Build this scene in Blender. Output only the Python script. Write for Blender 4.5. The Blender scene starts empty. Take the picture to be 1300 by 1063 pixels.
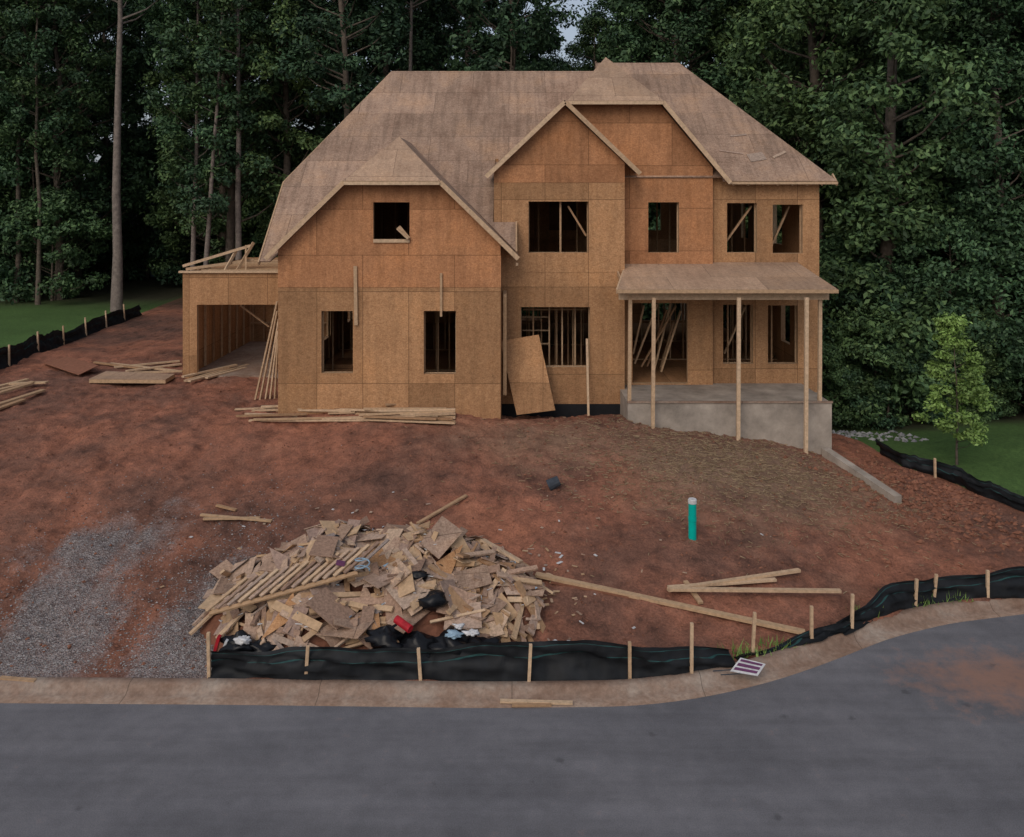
import bpy, math, random
import numpy as np
from mathutils import Vector, Matrix
random.seed(7); rng=np.random.default_rng(7)
F=1100.0; CH=7.75; HY=250.0; CX=650.0
scene=bpy.context.scene
def D(px,py,d): return Vector(((px-CX)/F*d, d, CH-(py-HY)/F*d))
def X(px,d): return (px-CX)/F*d
def Z(py,d): return CH-(py-HY)/F*d

# ---------------------------------------------------------------- materials
def mat(name):
    m=bpy.data.materials.new(name); m.use_nodes=True
    nt=m.node_tree; b=nt.nodes['Principled BSDF']
    b.inputs['Roughness'].default_value=0.85
    b.inputs['Specular IOR Level'].default_value=0.2
    return m,nt,b
def N(nt,t,**kw):
    n=nt.nodes.new(t)
    for k,v in kw.items():
        if k in n.inputs: n.inputs[k].default_value=v
        else: setattr(n,k,v)
    return n
def ramp(nt,src,stops,interp='LINEAR'):
    r=nt.nodes.new('ShaderNodeValToRGB'); cr=r.color_ramp; cr.interpolation=interp
    while len(cr.elements)<len(stops): cr.elements.new(0.5)
    for e,(p,c) in zip(cr.elements,stops):
        e.position=p; e.color=(c[0],c[1],c[2],1) if not isinstance(c,(int,float)) else (c,c,c,1)
    nt.links.new(src,r.inputs[0]); return r.outputs[0]
def mix(nt,a,b,fac,mode='MIX'):
    m=nt.nodes.new('ShaderNodeMix'); m.data_type='RGBA'; m.blend_type=mode
    for s,v in ((m.inputs[0],fac),(m.inputs[6],a),(m.inputs[7],b)):
        if isinstance(v,bpy.types.NodeSocket): nt.links.new(v,s)
        elif isinstance(v,(int,float)): s.default_value=v if s==m.inputs[0] else (v,v,v,1)
        else: s.default_value=(v[0],v[1],v[2],1)
    return m.outputs[2]
def noise(nt,vec,scale,detail=4,rough=0.6):
    n=N(nt,'ShaderNodeTexNoise'); n.inputs['Scale'].default_value=scale; n.inputs['Detail'].default_value=detail
    n.inputs['Roughness'].default_value=rough
    if vec is not None: nt.links.new(vec,n.inputs['Vector'])
    return n.outputs['Fac']
def bump(nt,b,h,strength=0.4,dist=0.02):
    n=N(nt,'ShaderNodeBump'); n.inputs['Strength'].default_value=strength; n.inputs['Distance'].default_value=dist
    nt.links.new(h,n.inputs['Height']); nt.links.new(n.outputs[0],b.inputs['Normal'])

def osb(name,ca,cb,bw,rh,seam=0.45,offset=0.0,shift=(0,0),stain=0.5,pv=(.84,1.12)):
    m,nt,b=mat(name)
    uv=N(nt,'ShaderNodeUVMap').outputs[0]
    mp=N(nt,'ShaderNodeMapping'); nt.links.new(uv,mp.inputs[0]); mp.inputs['Location'].default_value=(shift[0],shift[1],0)
    v=mp.outputs[0]
    br=N(nt,'ShaderNodeTexBrick'); nt.links.new(v,br.inputs['Vector']); br.offset=offset
    br.inputs['Color1'].default_value=(0,0,0,1); br.inputs['Color2'].default_value=(1,1,1,1)
    br.inputs['Mortar'].default_value=(.5,.5,.5,1)
    br.inputs['Scale'].default_value=1; br.inputs['Mortar Size'].default_value=0.008
    br.inputs['Brick Width'].default_value=bw; br.inputs['Row Height'].default_value=rh
    vo=N(nt,'ShaderNodeTexVoronoi'); vo.inputs['Scale'].default_value=38
    mp2=N(nt,'ShaderNodeMapping'); nt.links.new(v,mp2.inputs[0]); mp2.inputs['Scale'].default_value=(0.6,1.5,1)
    nt.links.new(mp2.outputs[0],vo.inputs['Vector'])
    vo2=N(nt,'ShaderNodeTexVoronoi'); vo2.inputs['Scale'].default_value=46
    mp3=N(nt,'ShaderNodeMapping'); nt.links.new(v,mp3.inputs[0]); mp3.inputs['Scale'].default_value=(1.4,0.7,1); mp3.inputs['Rotation'].default_value=(0,0,.6)
    nt.links.new(mp3.outputs[0],vo2.inputs['Vector'])
    sx=N(nt,'ShaderNodeSeparateColor'); nt.links.new(vo.outputs['Color'],sx.inputs[0])
    sx2=N(nt,'ShaderNodeSeparateColor'); nt.links.new(vo2.outputs['Color'],sx2.inputs[0])
    fl=mix(nt,sx.outputs[0],sx2.outputs[1],0.5)
    base=mix(nt,ca,cb,ramp(nt,fl,[(0.1,0),(0.9,1)]))
    pn=ramp(nt,br.outputs['Color'],[(0,pv[0]),(1,pv[1])])
    base=mix(nt,base,pn,1.0,'MULTIPLY')
    big=ramp(nt,noise(nt,v,0.6,6,0.65),[(0.3,(1-0.26*stain,1-.3*stain,1-.32*stain)),(0.5,(1,1,1)),(0.72,(1+.2*stain,1+.12*stain,1.0))])
    base=mix(nt,base,big,1.0,'MULTIPLY')
    fine=ramp(nt,noise(nt,v,9,6,0.7),[(0.25,0.80),(0.75,1.18)])
    base=mix(nt,base,fine,1.0,'MULTIPLY')
    mp4=N(nt,'ShaderNodeMapping'); nt.links.new(v,mp4.inputs[0]); mp4.inputs['Scale'].default_value=(2.5,0.25,1)
    strk=ramp(nt,noise(nt,mp4.outputs[0],2.2,4,0.6),[(0.38,0.76),(0.55,1.04)])
    base=mix(nt,base,strk,0.7*stain,'MULTIPLY')
    base=mix(nt,base,(ca[0]*0.35,ca[1]*0.35,ca[2]*0.35),mix(nt,0.0,seam+.3,br.outputs['Fac']))
    nt.links.new(base,b.inputs['Base Color'])
    bump(nt,b,fl,0.2,0.003)
    return m
M={}
M['osb']=osb('osb_wall_sheathing',(0.33,0.172,0.083),(0.50,0.288,0.150),1.22,2.44,0.5,0,(0.3,-0.35),.7,(.78,1.14))
M['osb2']=osb('osb_gable_sheathing',(0.33,0.150,0.071),(0.49,0.245,0.122),2.44,1.22,0.5,0.5,(0.3,-.1),.9,(.76,1.16))
M['roof']=osb('osb_roof_sheathing',(0.27,0.175,0.125),(0.43,0.305,0.228),2.44,1.22,0.35,0.5,(0.1,0.0),1.2,(.84,1.12))
M['roof2']=osb('osb_hip_sheathing',(0.33,0.215,0.145),(0.48,0.335,0.235),2.44,1.22,0.3,0.5,(0.7,0.3),.7)
def islmat(name,stops,scale=12,rough=0.85,dirt=0.3):
    m,nt,b=mat(name)
    g=N(nt,'ShaderNodeNewGeometry')
    c=ramp(nt,g.outputs['Random Per Island'],stops)
    tc=N(nt,'ShaderNodeTexCoord').outputs['Object']
    c=mix(nt,c,ramp(nt,noise(nt,tc,scale,5,0.7),[(0.3,1-dirt),(0.7,1+dirt*.5)]),1.0,'MULTIPLY')
    nt.links.new(c,b.inputs['Base Color']); b.inputs['Roughness'].default_value=rough
    return m
M['lumber']=islmat('framing_lumber',[(0,(0.33,0.19,0.105)),(0.4,(0.46,0.30,0.175)),(0.8,(0.54,0.38,0.24)),(1,(0.36,0.22,0.125))])
M['trim']=islmat('fresh_lumber',[(0,(0.46,0.31,0.19)),(1,(0.62,0.45,0.30))])
M['scrap']=islmat('osb_scrap',[(0,(0.44,0.29,0.21)),(0.2,(0.28,0.18,0.13)),(0.4,(0.52,0.38,0.29)),(0.6,(0.34,0.235,0.19)),(0.8,(0.56,0.40,0.28)),(1,(0.26,0.215,0.20))],20,dirt=.45)
M['conc']=islmat('concrete',[(0,(0.33,0.28,0.235)),(1,(0.40,0.35,0.30))],1.3,dirt=.45)
def plain(name,c,r=0.8,scale=8,dirt=.3,metal=0):
    m,nt,b=mat(name); tc=N(nt,'ShaderNodeTexCoord').outputs['Object']
    k=mix(nt,c,ramp(nt,noise(nt,tc,scale,5,0.65),[(0.3,1-dirt),(0.7,1+dirt*.5)]),1.0,'MULTIPLY')
    nt.links.new(k,b.inputs['Base Color']); b.inputs['Roughness'].default_value=r; b.inputs['Metallic'].default_value=metal
    return m
M['fabric']=plain('silt_fabric',(0.013,0.015,0.018),0.6,3,.5)
M['stripe']=plain('fabric_stripe',(0.022,0.07,0.07),0.7)
M['bag']=plain('black_plastic',(0.010,0.011,0.014),0.3)
M['white']=plain('white_scrap',(0.60,0.60,0.61),0.7,9,.3)
M['blue']=plain('blue_wrap',(0.28,0.40,0.50),0.6)
M['red']=plain('red_paint',(0.42,0.02,0.03),0.4)
M['teal']=plain('teal_pvc',(0.0,0.40,0.34),0.35,4,.12)
M['dark']=plain('dark_membrane',(0.012,0.013,0.016),0.6)
M['bark']=plain('tree_bark',(0.13,0.105,0.085),0.95,6,.5)
M['barkp']=plain('pine_bark',(0.21,0.175,0.155),0.95,6,.45)
M['nwall']=plain('grey_siding',(0.16,0.20,0.24),0.8)
M['nroof']=plain('grey_shingles',(0.05,0.06,0.075),0.9)
M['purple']=plain('sign_print',(0.14,0.05,0.12),0.5)
M['stone']=islmat('stone',[(0,(0.17,0.155,0.15)),(0.5,(0.27,0.255,0.25)),(1,(0.38,0.36,0.36))],30)
M['clod']=islmat('clay_clod',[(0,(0.17,0.072,0.045)),(1,(0.28,0.125,0.078))],10)
M['straw']=islmat('straw_blades',[(0,(0.22,0.15,0.09)),(1,(0.40,0.30,0.19))],10)
M['rip']=islmat('riprap_stone',[(0,(0.18,0.18,0.19)),(1,(0.38,0.38,0.38))],10)
def leafmat(name,stops,objvar=True):
    m,nt,b=mat(name)
    g=N(nt,'ShaderNodeNewGeometry'); c=ramp(nt,g.outputs['Random Per Island'],stops)
    oi=N(nt,'ShaderNodeObjectInfo')
    if objvar:
        c=mix(nt,c,ramp(nt,oi.outputs['Random'],[(0,(0.62,0.70,0.80)),(0.5,(0.92,1,1.0)),(1,(1.35,1.22,0.95))]),1.0,'MULTIPLY')
    tc=N(nt,'ShaderNodeTexCoord').outputs['Object']
    c=mix(nt,c,ramp(nt,noise(nt,tc,0.55,3,0.5),[(0.32,0.55),(0.68,1.35)]),1.0,'MULTIPLY')
    nt.links.new(c,b.inputs['Base Color']); b.inputs['Roughness'].default_value=0.6; b.inputs['Specular IOR Level'].default_value=0.25
    return m
M['leaf']=leafmat('tree_leaves',[(0,(0.032,0.066,0.034)),(0.5,(0.060,0.112,0.052)),(0.85,(0.088,0.155,0.066)),(1,(0.125,0.20,0.09))])
M['leafy']=leafmat('young_leaves',[(0,(0.13,0.22,0.05)),(0.5,(0.20,0.33,0.08)),(1,(0.28,0.42,0.13))],False)

# ---------------------------------------------------------------- mesh builder
class MB:
    def __init__(s): s.v=[]; s.f=[]; s.m=[]; s.mats=[]
    def mi(s,k):
        if k not in s.mats: s.mats.append(k)
        return s.mats.index(k)
    def face(s,pts,k):
        n=len(s.v); s.v+= [tuple(p) for p in pts]; s.f.append(tuple(range(n,n+len(pts)))); s.m.append(s.mi(k))
    def solid(s,vs,fs,k):
        n=len(s.v); s.v+=[tuple(p) for p in vs]; i=s.mi(k)
        for f in fs: s.f.append(tuple(n+a for a in f)); s.m.append(i)
    def box(s,x0,x1,y0,y1,z0,z1,k):
        s.solid([(x0,y0,z0),(x1,y0,z0),(x1,y1,z0),(x0,y1,z0),(x0,y0,z1),(x1,y0,z1),(x1,y1,z1),(x0,y1,z1)],
          [(0,3,2,1),(4,5,6,7),(0,1,5,4),(1,2,6,5),(2,3,7,6),(3,0,4,7)],k)
    def board(s,p0,p1,w,h,k,up=Vector((0,0,1)),roll=0.0):
        p0=Vector(p0);p1=Vector(p1); a=(p1-p0)
        if a.length<1e-6: return
        a.normalize(); up=Vector(up)
        if abs(a.dot(up))>0.98: up=Vector((0,1,0))
        sd=a.cross(up).normalized(); u=sd.cross(a).normalized()
        if roll:
            q=Matrix.Rotation(roll,3,a); sd=q@sd; u=q@u
        vs=[]
        for p in (p0,p1):
            for (i,j) in ((-1,-1),(1,-1),(1,1),(-1,1)): vs.append(p+sd*(w/2*i)+u*(h/2*j))
        s.solid(vs,[(0,1,2,3),(7,6,5,4),(0,4,5,1),(1,5,6,2),(2,6,7,3),(3,7,4,0)],k)
    def slab(s,poly,t,k,k2=None):
        poly=[Vector(p) for p in poly]; n=Vector((0,0,0)); m=len(poly)
        for i in range(m): n+=poly[i].cross(poly[(i+1)%m])
        n.normalize()
        if n.z<0: poly=poly[::-1]; n=-n
        lo=[p-n*t for p in poly]
        s.solid(poly+lo,[tuple(range(m)),tuple(range(2*m-1,m-1,-1))]+[(i,i+m,(i+1)%m+m,(i+1)%m) for i in range(m)],k)
    def build(s,name,parent=None,smooth=False):
        me=bpy.data.meshes.new(name); me.from_pydata(s.v,[],s.f); me.update()
        for k in s.mats: me.materials.append(M[k])
        me.polygons.foreach_set('material_index',s.m)
        uv=me.uv_layers.new(name='UVMap')
        if any(k.startswith(('osb','roof')) for k in s.mats):
          for p in me.polygons:
            n=p.normal
            if abs(n.z)>0.98: u=Vector((1,0,0))
            else: u=Vector((0,0,1)).cross(n).normalized()
            if u.x<0 or (abs(u.x)<.01 and u.y<0): u=-u
            v=n.cross(u); 
            if v.z<0 or (abs(v.z)<.01 and v.y<0): v=-v
            for li in p.loop_indices:
                c=me.vertices[me.loops[li].vertex_index].co; uv.data[li].uv=(c.dot(u),c.dot(v))
        if smooth: me.polygons.foreach_set('use_smooth',[True]*len(me.polygons))
        o=bpy.data.objects.new(name,me); scene.collection.objects.link(o)
        if parent: o.parent=parent
        return o
def empty(name,loc=(0,0,0)):
    o=bpy.data.objects.new(name,None); scene.collection.objects.link(o); return o

# ---------------------------------------------------------------- terrain
kp=[(-200,862),(0,862),(300,864),(620,868),(800,866),(880,856),(960,838),(1030,815),(1100,788),(1180,769),(1300,755)]
kx=[];ky=[]
for px,py in kp:
    d=F*(CH-.12)/(py-HY); kx.append(X(px,d)); ky.append(d)
kx=[-400,-60]+kx+[13,20,400]; ky=[13.8,13.7]+ky+[17.3,18.3,19]
_sx=np.arange(-60,40,0.1); _sy=np.interp(_sx,kx,ky); _k=np.hanning(19);_k/=_k.sum()
_sp=np.pad(_sy,9,mode='edge'); _sy=np.convolve(_sp,_k,mode='valid')
def kerb(x): return np.interp(x,_sx,_sy)
cp=[]
for x in (-24,-16,-12,-8,-5):
    for y,z in ((16,.5),(18,.95),(20,1.4),(22.3,1.9),(24.5,2.05),(27,2.12),(33,2.12),(42,2.15),(52,2.2)): cp.append((x,y,z))
for x in (-2.5,):
    for y,z in ((16,.6),(18,1.08),(20,1.58),(21.6,1.95),(23,2.1),(24.5,2.1),(33,2.1),(42,1.9),(52,1.8)): cp.append((x,y,z))
for x in (0,2.2):
    for y,z in ((16,.6),(18,1.08),(20,1.55),(21.4,1.9),(22.4,1.97),(23.6,1.72),(24.5,1.68),(33,1.9),(42,1.9),(52,1.8)): cp.append((x,y,z))
for y,z in ((16,.45),(18,.95),(20,1.42),(21.5,1.68),(22.6,1.76),(24.5,1.7),(33,1.7),(52,1.2)): cp.append((4.2,y,z))
for y,z in ((16.5,.35),(18,.75),(20,1.12),(21.5,1.28),(22.6,1.35),(24.5,1.3),(33,1.0),(52,.8)): cp.append((6.6,y,z))
for y,z in ((17,.28),(18.5,.5),(20,.72),(21.5,.92),(22.6,1.0),(24.5,1.0),(33,.5),(52,.5)): cp.append((8.4,y,z))
for y,z in ((17.5,.2),(19,.3),(20.5,.45),(22.5,.75),(24.5,.75),(28,.3),(33,.2),(52,.3)): cp.append((10.4,y,z))
for x in (14,22,30):
    for y,z in ((19,.3),(21,.5),(24,.85),(28,.5),(33,.2),(52,.3)): cp.append((x,y,z))
for x in np.arange(-28,31,4): cp.append((x,float(kerb(x))+.1,.12)); cp.append((x,float(kerb(x))+.7,.16))
cp=np.array(cp); P2=cp[:,:2]
def U(r): return np.where(r>1e-9,r*r*np.log(np.maximum(r,1e-9)),0)
nP=len(cp); R=np.sqrt(((P2[:,None]-P2[None])**2).sum(-1)); A=np.zeros((nP+3,nP+3))
A[:nP,:nP]=U(R)+np.eye(nP)*0.05; A[:nP,nP]=1; A[:nP,nP+1:]=P2; A[nP,:nP]=1; A[nP+1:,:nP]=P2.T
w=np.linalg.solve(A,np.concatenate([cp[:,2],[0,0,0]]))
def base_raw(x,y):
    out=np.empty(len(x))
    for a in range(0,len(x),4000):
        xx=x[a:a+4000];yy=y[a:a+4000]
        r=np.sqrt((xx[:,None]-P2[None,:,0])**2+(yy[:,None]-P2[None,:,1])**2)
        out[a:a+4000]=U(r)@w[:nP]+w[nP]+w[nP+1]*xx+w[nP+2]*yy
    return out
cgx=np.arange(-28,30.01,.25); cgy=np.arange(13,52.01,.25); cG=np.meshgrid(cgx,cgy)
cH=base_raw(cG[0].ravel(),cG[1].ravel()).reshape(len(cgy),len(cgx))
def base_h(x,y):
    x=(np.clip(np.asarray(x,float),-28,29.9)+28)/.25; y=(np.clip(np.asarray(y,float),13,51.9)-13)/.25
    xi=np.minimum(x.astype(int),len(cgx)-2); yi=np.minimum(y.astype(int),len(cgy)-2); fx=x-xi; fy=y-yi
    return (cH[yi,xi]*(1-fx)+cH[yi,xi+1]*fx)*(1-fy)+(cH[yi+1,xi]*(1-fx)+cH[yi+1,xi+1]*fx)*fy
T=rng.random((256,256))
def vn(x,y):
    xi=np.floor(x).astype(int); yi=np.floor(y).astype(int); fx=x-xi; fy=y-yi; fx=fx*fx*(3-2*fx); fy=fy*fy*(3-2*fy)
    g=lambda a,b:T[a%256,b%256]
    return (g(xi,yi)*(1-fx)+g(xi+1,yi)*fx)*(1-fy)+(g(xi,yi+1)*(1-fx)+g(xi+1,yi+1)*fx)*fy
def fbm(x,y,s,o=4):
    r=0;a=.5
    for i in range(o): r=r+a*(vn(x*s+17*i,y*s+31*i)-.5); s*=2.1;a*=.5
    return r*2
fence_l=lambda y: -16.9+0.0*y-0.06*(y-29)
fence_r=lambda y: np.interp(y,[16,20.2,22,22.5,30],[16,11.9,10.6,9.9,9.4])
def ruts(x,y):
    return sum(np.exp(-((x-(c0+.3*np.sin(y*.35+c0)))/.15)**2) for c0 in (-9.3,-7.5,-6.3,-11.2))*((x<-4.5)&(y<24))
def height(x,y):
    x=np.asarray(x,float);y=np.asarray(y,float)
    k=kerb(x); b=base_h(x,y)
    lawn=((x<fence_l(y))|((x>fence_r(y))&(y>17.8)))
    n=0.15*fbm(x,y,.45)+.045*fbm(x,y,1.9)+.065*fbm(x*1.1+y*.35,y-x*.3,5.7,4)
    rough=np.clip(fbm(x+40,y,.35)*3+.4,0,1)
    n=n+.05*rough*fbm(x*.9-y*.4,y+x*.5,9.0,3)-.06*ruts(x,y)
    n=n*np.where(lawn,.3,1)*np.clip((y-k-.1)/1.2,0.05,1)
    return np.where(y<k-.09,-.10,np.maximum(b,.05)*1+n-.02)
def gz(x,y): return float(height(np.array([x]),np.array([y]))[0])
def G(px,py):
    z=1.0
    for _ in range(20):
        d=F*(CH-z)/(py-HY); d=min(max(d,9),60); zz=gz(X(px,d),d); z=.5*z+.5*zz
    d=F*(CH-z)/(py-HY); return Vector((X(px,d),d,gz(X(px,d),d)))
def axis(a,b,st,far):
    c=np.arange(a,b,st); o=[];p=st
    q=a
    while q>-far: p*=1.35; q-=p; o.append(q)
    r=[];p=st;q=c[-1]
    while q<far: p*=1.35;q+=p;r.append(q)
    return np.concatenate([o[::-1],c,r])
gx=axis(-19,15,.07,500); gy=axis(12.5,30,.07,500)
GX,GY=np.meshgrid(gx,gy); HZ=height(GX,GY)
nx,ny=len(gx),len(gy)
idx=np.arange(nx*ny).reshape(ny,nx)
fc=np.stack([idx[:-1,:-1],idx[:-1,1:],idx[1:,1:],idx[1:,:-1]],-1).reshape(-1,4)
me=bpy.data.meshes.new('ground'); me.vertices.add(nx*ny); me.vertices.foreach_set('co',np.stack([GX,GY,HZ],-1).astype(np.float32).ravel())
me.loops.add(fc.size); me.loops.foreach_set('vertex_index',fc.ravel().astype(np.int32))
me.polygons.add(len(fc)); me.polygons.foreach_set('loop_start',np.arange(0,fc.size,4,dtype=np.int32)); me.update()
me.polygons.foreach_set('use_smooth',[True]*len(fc))
sm=lambda a,b,v: np.clip((v-a)/(b-a),0,1)**2*(3-2*np.clip((v-a)/(b-a),0,1))
gn=fbm(GX,GY,.8)
gravel=.85*np.exp(-((GX+8.1)/1.0)**2)*sm(21,15.5,GY)+.85*np.exp(-((GX+5.3)/.7)**2)*sm(19,15.5,GY)+.45*sm(-4.7,-5.6,GX)*sm(18,14.2,GY)
gravel=np.clip(gravel+gn*.7*(gravel>.05)-.25*ruts(GX,GY),0,1)*sm(-13,-10,GX)
grass=np.maximum(sm(0,-.5,GX-fence_l(GY)),sm(0,.4,GX-fence_r(GY))*sm(17.5,18.5,GY))
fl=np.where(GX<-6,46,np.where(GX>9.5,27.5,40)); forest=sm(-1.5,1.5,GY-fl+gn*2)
straw=np.clip(np.exp(-((GX-5.5)/3.2)**2-((GY-20.3)/2.0)**2)*1.0+.5*np.exp(-((GX-0)/3)**2-((GY-21.5)/1.5)**2)+gn*.35,0,1)
ca=me.color_attributes.new('mask','FLOAT_COLOR','POINT')
ca.data.foreach_set('color',np.stack([gravel,grass,forest,straw],-1).astype(np.float32).ravel())
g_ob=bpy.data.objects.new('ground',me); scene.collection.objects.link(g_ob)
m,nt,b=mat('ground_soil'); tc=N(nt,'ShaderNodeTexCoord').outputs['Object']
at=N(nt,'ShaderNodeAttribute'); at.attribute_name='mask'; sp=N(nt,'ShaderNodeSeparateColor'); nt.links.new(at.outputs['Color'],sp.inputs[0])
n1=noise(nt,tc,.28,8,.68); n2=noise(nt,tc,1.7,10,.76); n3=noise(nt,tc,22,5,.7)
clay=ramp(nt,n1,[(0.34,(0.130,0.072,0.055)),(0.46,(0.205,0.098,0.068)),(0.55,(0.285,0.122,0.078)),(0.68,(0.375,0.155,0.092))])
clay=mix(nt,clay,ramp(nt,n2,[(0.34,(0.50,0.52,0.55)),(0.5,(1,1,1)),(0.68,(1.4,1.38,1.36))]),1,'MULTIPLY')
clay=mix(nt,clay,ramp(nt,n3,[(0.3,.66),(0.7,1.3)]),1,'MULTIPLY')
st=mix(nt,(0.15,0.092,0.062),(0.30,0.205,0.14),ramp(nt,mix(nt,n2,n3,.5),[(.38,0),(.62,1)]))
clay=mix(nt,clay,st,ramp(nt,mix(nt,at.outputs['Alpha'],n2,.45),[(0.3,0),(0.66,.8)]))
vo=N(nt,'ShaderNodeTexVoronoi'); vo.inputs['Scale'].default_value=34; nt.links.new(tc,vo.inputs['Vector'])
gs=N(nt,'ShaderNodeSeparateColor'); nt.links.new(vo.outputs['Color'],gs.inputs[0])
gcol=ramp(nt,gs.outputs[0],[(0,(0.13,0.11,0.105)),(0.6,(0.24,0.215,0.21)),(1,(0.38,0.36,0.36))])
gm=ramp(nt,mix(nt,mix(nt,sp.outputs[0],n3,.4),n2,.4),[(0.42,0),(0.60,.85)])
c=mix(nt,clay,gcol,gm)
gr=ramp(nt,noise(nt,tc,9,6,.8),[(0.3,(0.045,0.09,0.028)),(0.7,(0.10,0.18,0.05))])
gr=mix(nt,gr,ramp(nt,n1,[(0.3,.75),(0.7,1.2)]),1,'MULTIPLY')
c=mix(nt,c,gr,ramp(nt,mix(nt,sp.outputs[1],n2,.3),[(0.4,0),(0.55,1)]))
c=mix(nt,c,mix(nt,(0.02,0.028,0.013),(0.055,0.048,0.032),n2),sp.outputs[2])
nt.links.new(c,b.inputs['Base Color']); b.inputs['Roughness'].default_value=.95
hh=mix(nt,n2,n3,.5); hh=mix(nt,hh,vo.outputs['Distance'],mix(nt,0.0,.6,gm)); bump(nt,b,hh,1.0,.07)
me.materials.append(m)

# road / kerb
rx=np.concatenate([[-400,-200,-100],np.arange(-60,39.9,.5),[60,120,400]])
m,nt,b=mat('asphalt'); tc=N(nt,'ShaderNodeTexCoord').outputs['Object']
a1=noise(nt,tc,.5,6,.6);a2=noise(nt,tc,60,3,.7);a3=noise(nt,tc,3,7,.72)
c=ramp(nt,a1,[(0.3,(0.125,0.124,0.136)),(0.7,(0.178,0.175,0.188))])
c=mix(nt,c,ramp(nt,a2,[(0.3,.76),(0.7,1.24)]),1,'MULTIPLY'); c=mix(nt,c,ramp(nt,a3,[(0.3,.84),(0.7,1.1)]),1,'MULTIPLY')
mpa=N(nt,'ShaderNodeMapping'); nt.links.new(tc,mpa.inputs[0]); mpa.inputs['Scale'].default_value=(.12,1.6,1)
c=mix(nt,c,ramp(nt,noise(nt,mpa.outputs[0],1.4,4,.6),[(.35,.86),(.65,1.08)]),1,'MULTIPLY')
mpx=N(nt,'ShaderNodeMapping'); nt.links.new(tc,mpx.inputs[0]); mpx.inputs['Location'].default_value=(-8.0*.4,-13.9*.7,0); mpx.inputs['Scale'].default_value=(.4,.7,1)
gd=N(nt,'ShaderNodeTexGradient'); gd.gradient_type='SPHERICAL'; nt.links.new(mpx.outputs[0],gd.inputs[0])
c=mix(nt,c,(0.33,0.17,0.11),ramp(nt,mix(nt,gd.outputs['Fac'],a3,.65),[(0.40,0),(0.62,.65)]))
spot=N(nt,'ShaderNodeTexVoronoi'); spot.inputs['Scale'].default_value=1.3; nt.links.new(tc,spot.inputs['Vector'])
c=mix(nt,c,(0.06,0.06,0.065),ramp(nt,mix(nt,spot.outputs['Distance'],a3,.25),[(0.14,.55),(0.19,0)]))
nt.links.new(c,b.inputs['Base Color']); b.inputs['Roughness'].default_value=.75; bump(nt,b,a2,.4,.006); M['asph']=m
rb=MB()
for i in range(len(rx)-1):
    a,bx=rx[i],rx[i+1]; rb.face([(a,-80,0),(bx,-80,0),(bx,float(kerb(bx))-.3,0),(a,float(kerb(a))-.3,0)],'asph')
rb.build('road')
m,nt,b=mat('kerb_concrete'); tc=N(nt,'ShaderNodeTexCoord').outputs['Object']
a1=noise(nt,tc,.9,7,.74);a3=noise(nt,tc,12,5,.7)
c=ramp(nt,a1,[(0.32,(0.19,0.115,0.08)),(0.5,(0.27,0.19,0.145)),(0.68,(0.35,0.29,0.24))]); c=mix(nt,c,ramp(nt,a3,[(0.3,.75),(0.7,1.2)]),1,'MULTIPLY')
sx=N(nt,'ShaderNodeSeparateXYZ'); nt.links.new(tc,sx.inputs[0]); md=N(nt,'ShaderNodeMath',operation='PINGPONG'); nt.links.new(sx.outputs[0],md.inputs[0]); md.inputs[1].default_value=1.5
c=mix(nt,c,(0.06,0.045,0.035),ramp(nt,md.outputs[0],[(0,1),(0.008,0)]))
nt.links.new(c,b.inputs['Base Color']); bump(nt,b,a3,.3,.01); M['kerb']=m
prof=[(-.45,-.02),(-.45,.006),(-.24,.012),(-.17,.05),(-.12,.105),(-.08,.125),(.04,.13),(.06,.11),(.06,-.1)]
kb=MB(); n=len(prof); ks=np.concatenate([np.arange(-60,39.9,.3)]); vs=[];fs=[]
for i,x in enumerate(ks):
    y=float(kerb(x)); t=(float(kerb(x+.1))-float(kerb(x-.1)))/.2; l=math.hypot(1,t); nxx,nyy=-t/l,1/l
    for o,z in prof: vs.append((x+nxx*o,y+nyy*o,z))
for i in range(len(ks)-1):
    for j in range(n-1): fs.append((i*n+j,(i+1)*n+j,(i+1)*n+j+1,i*n+j+1))
kb.solid(vs,fs,'kerb'); kb.build('kerb',smooth=True)

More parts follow.
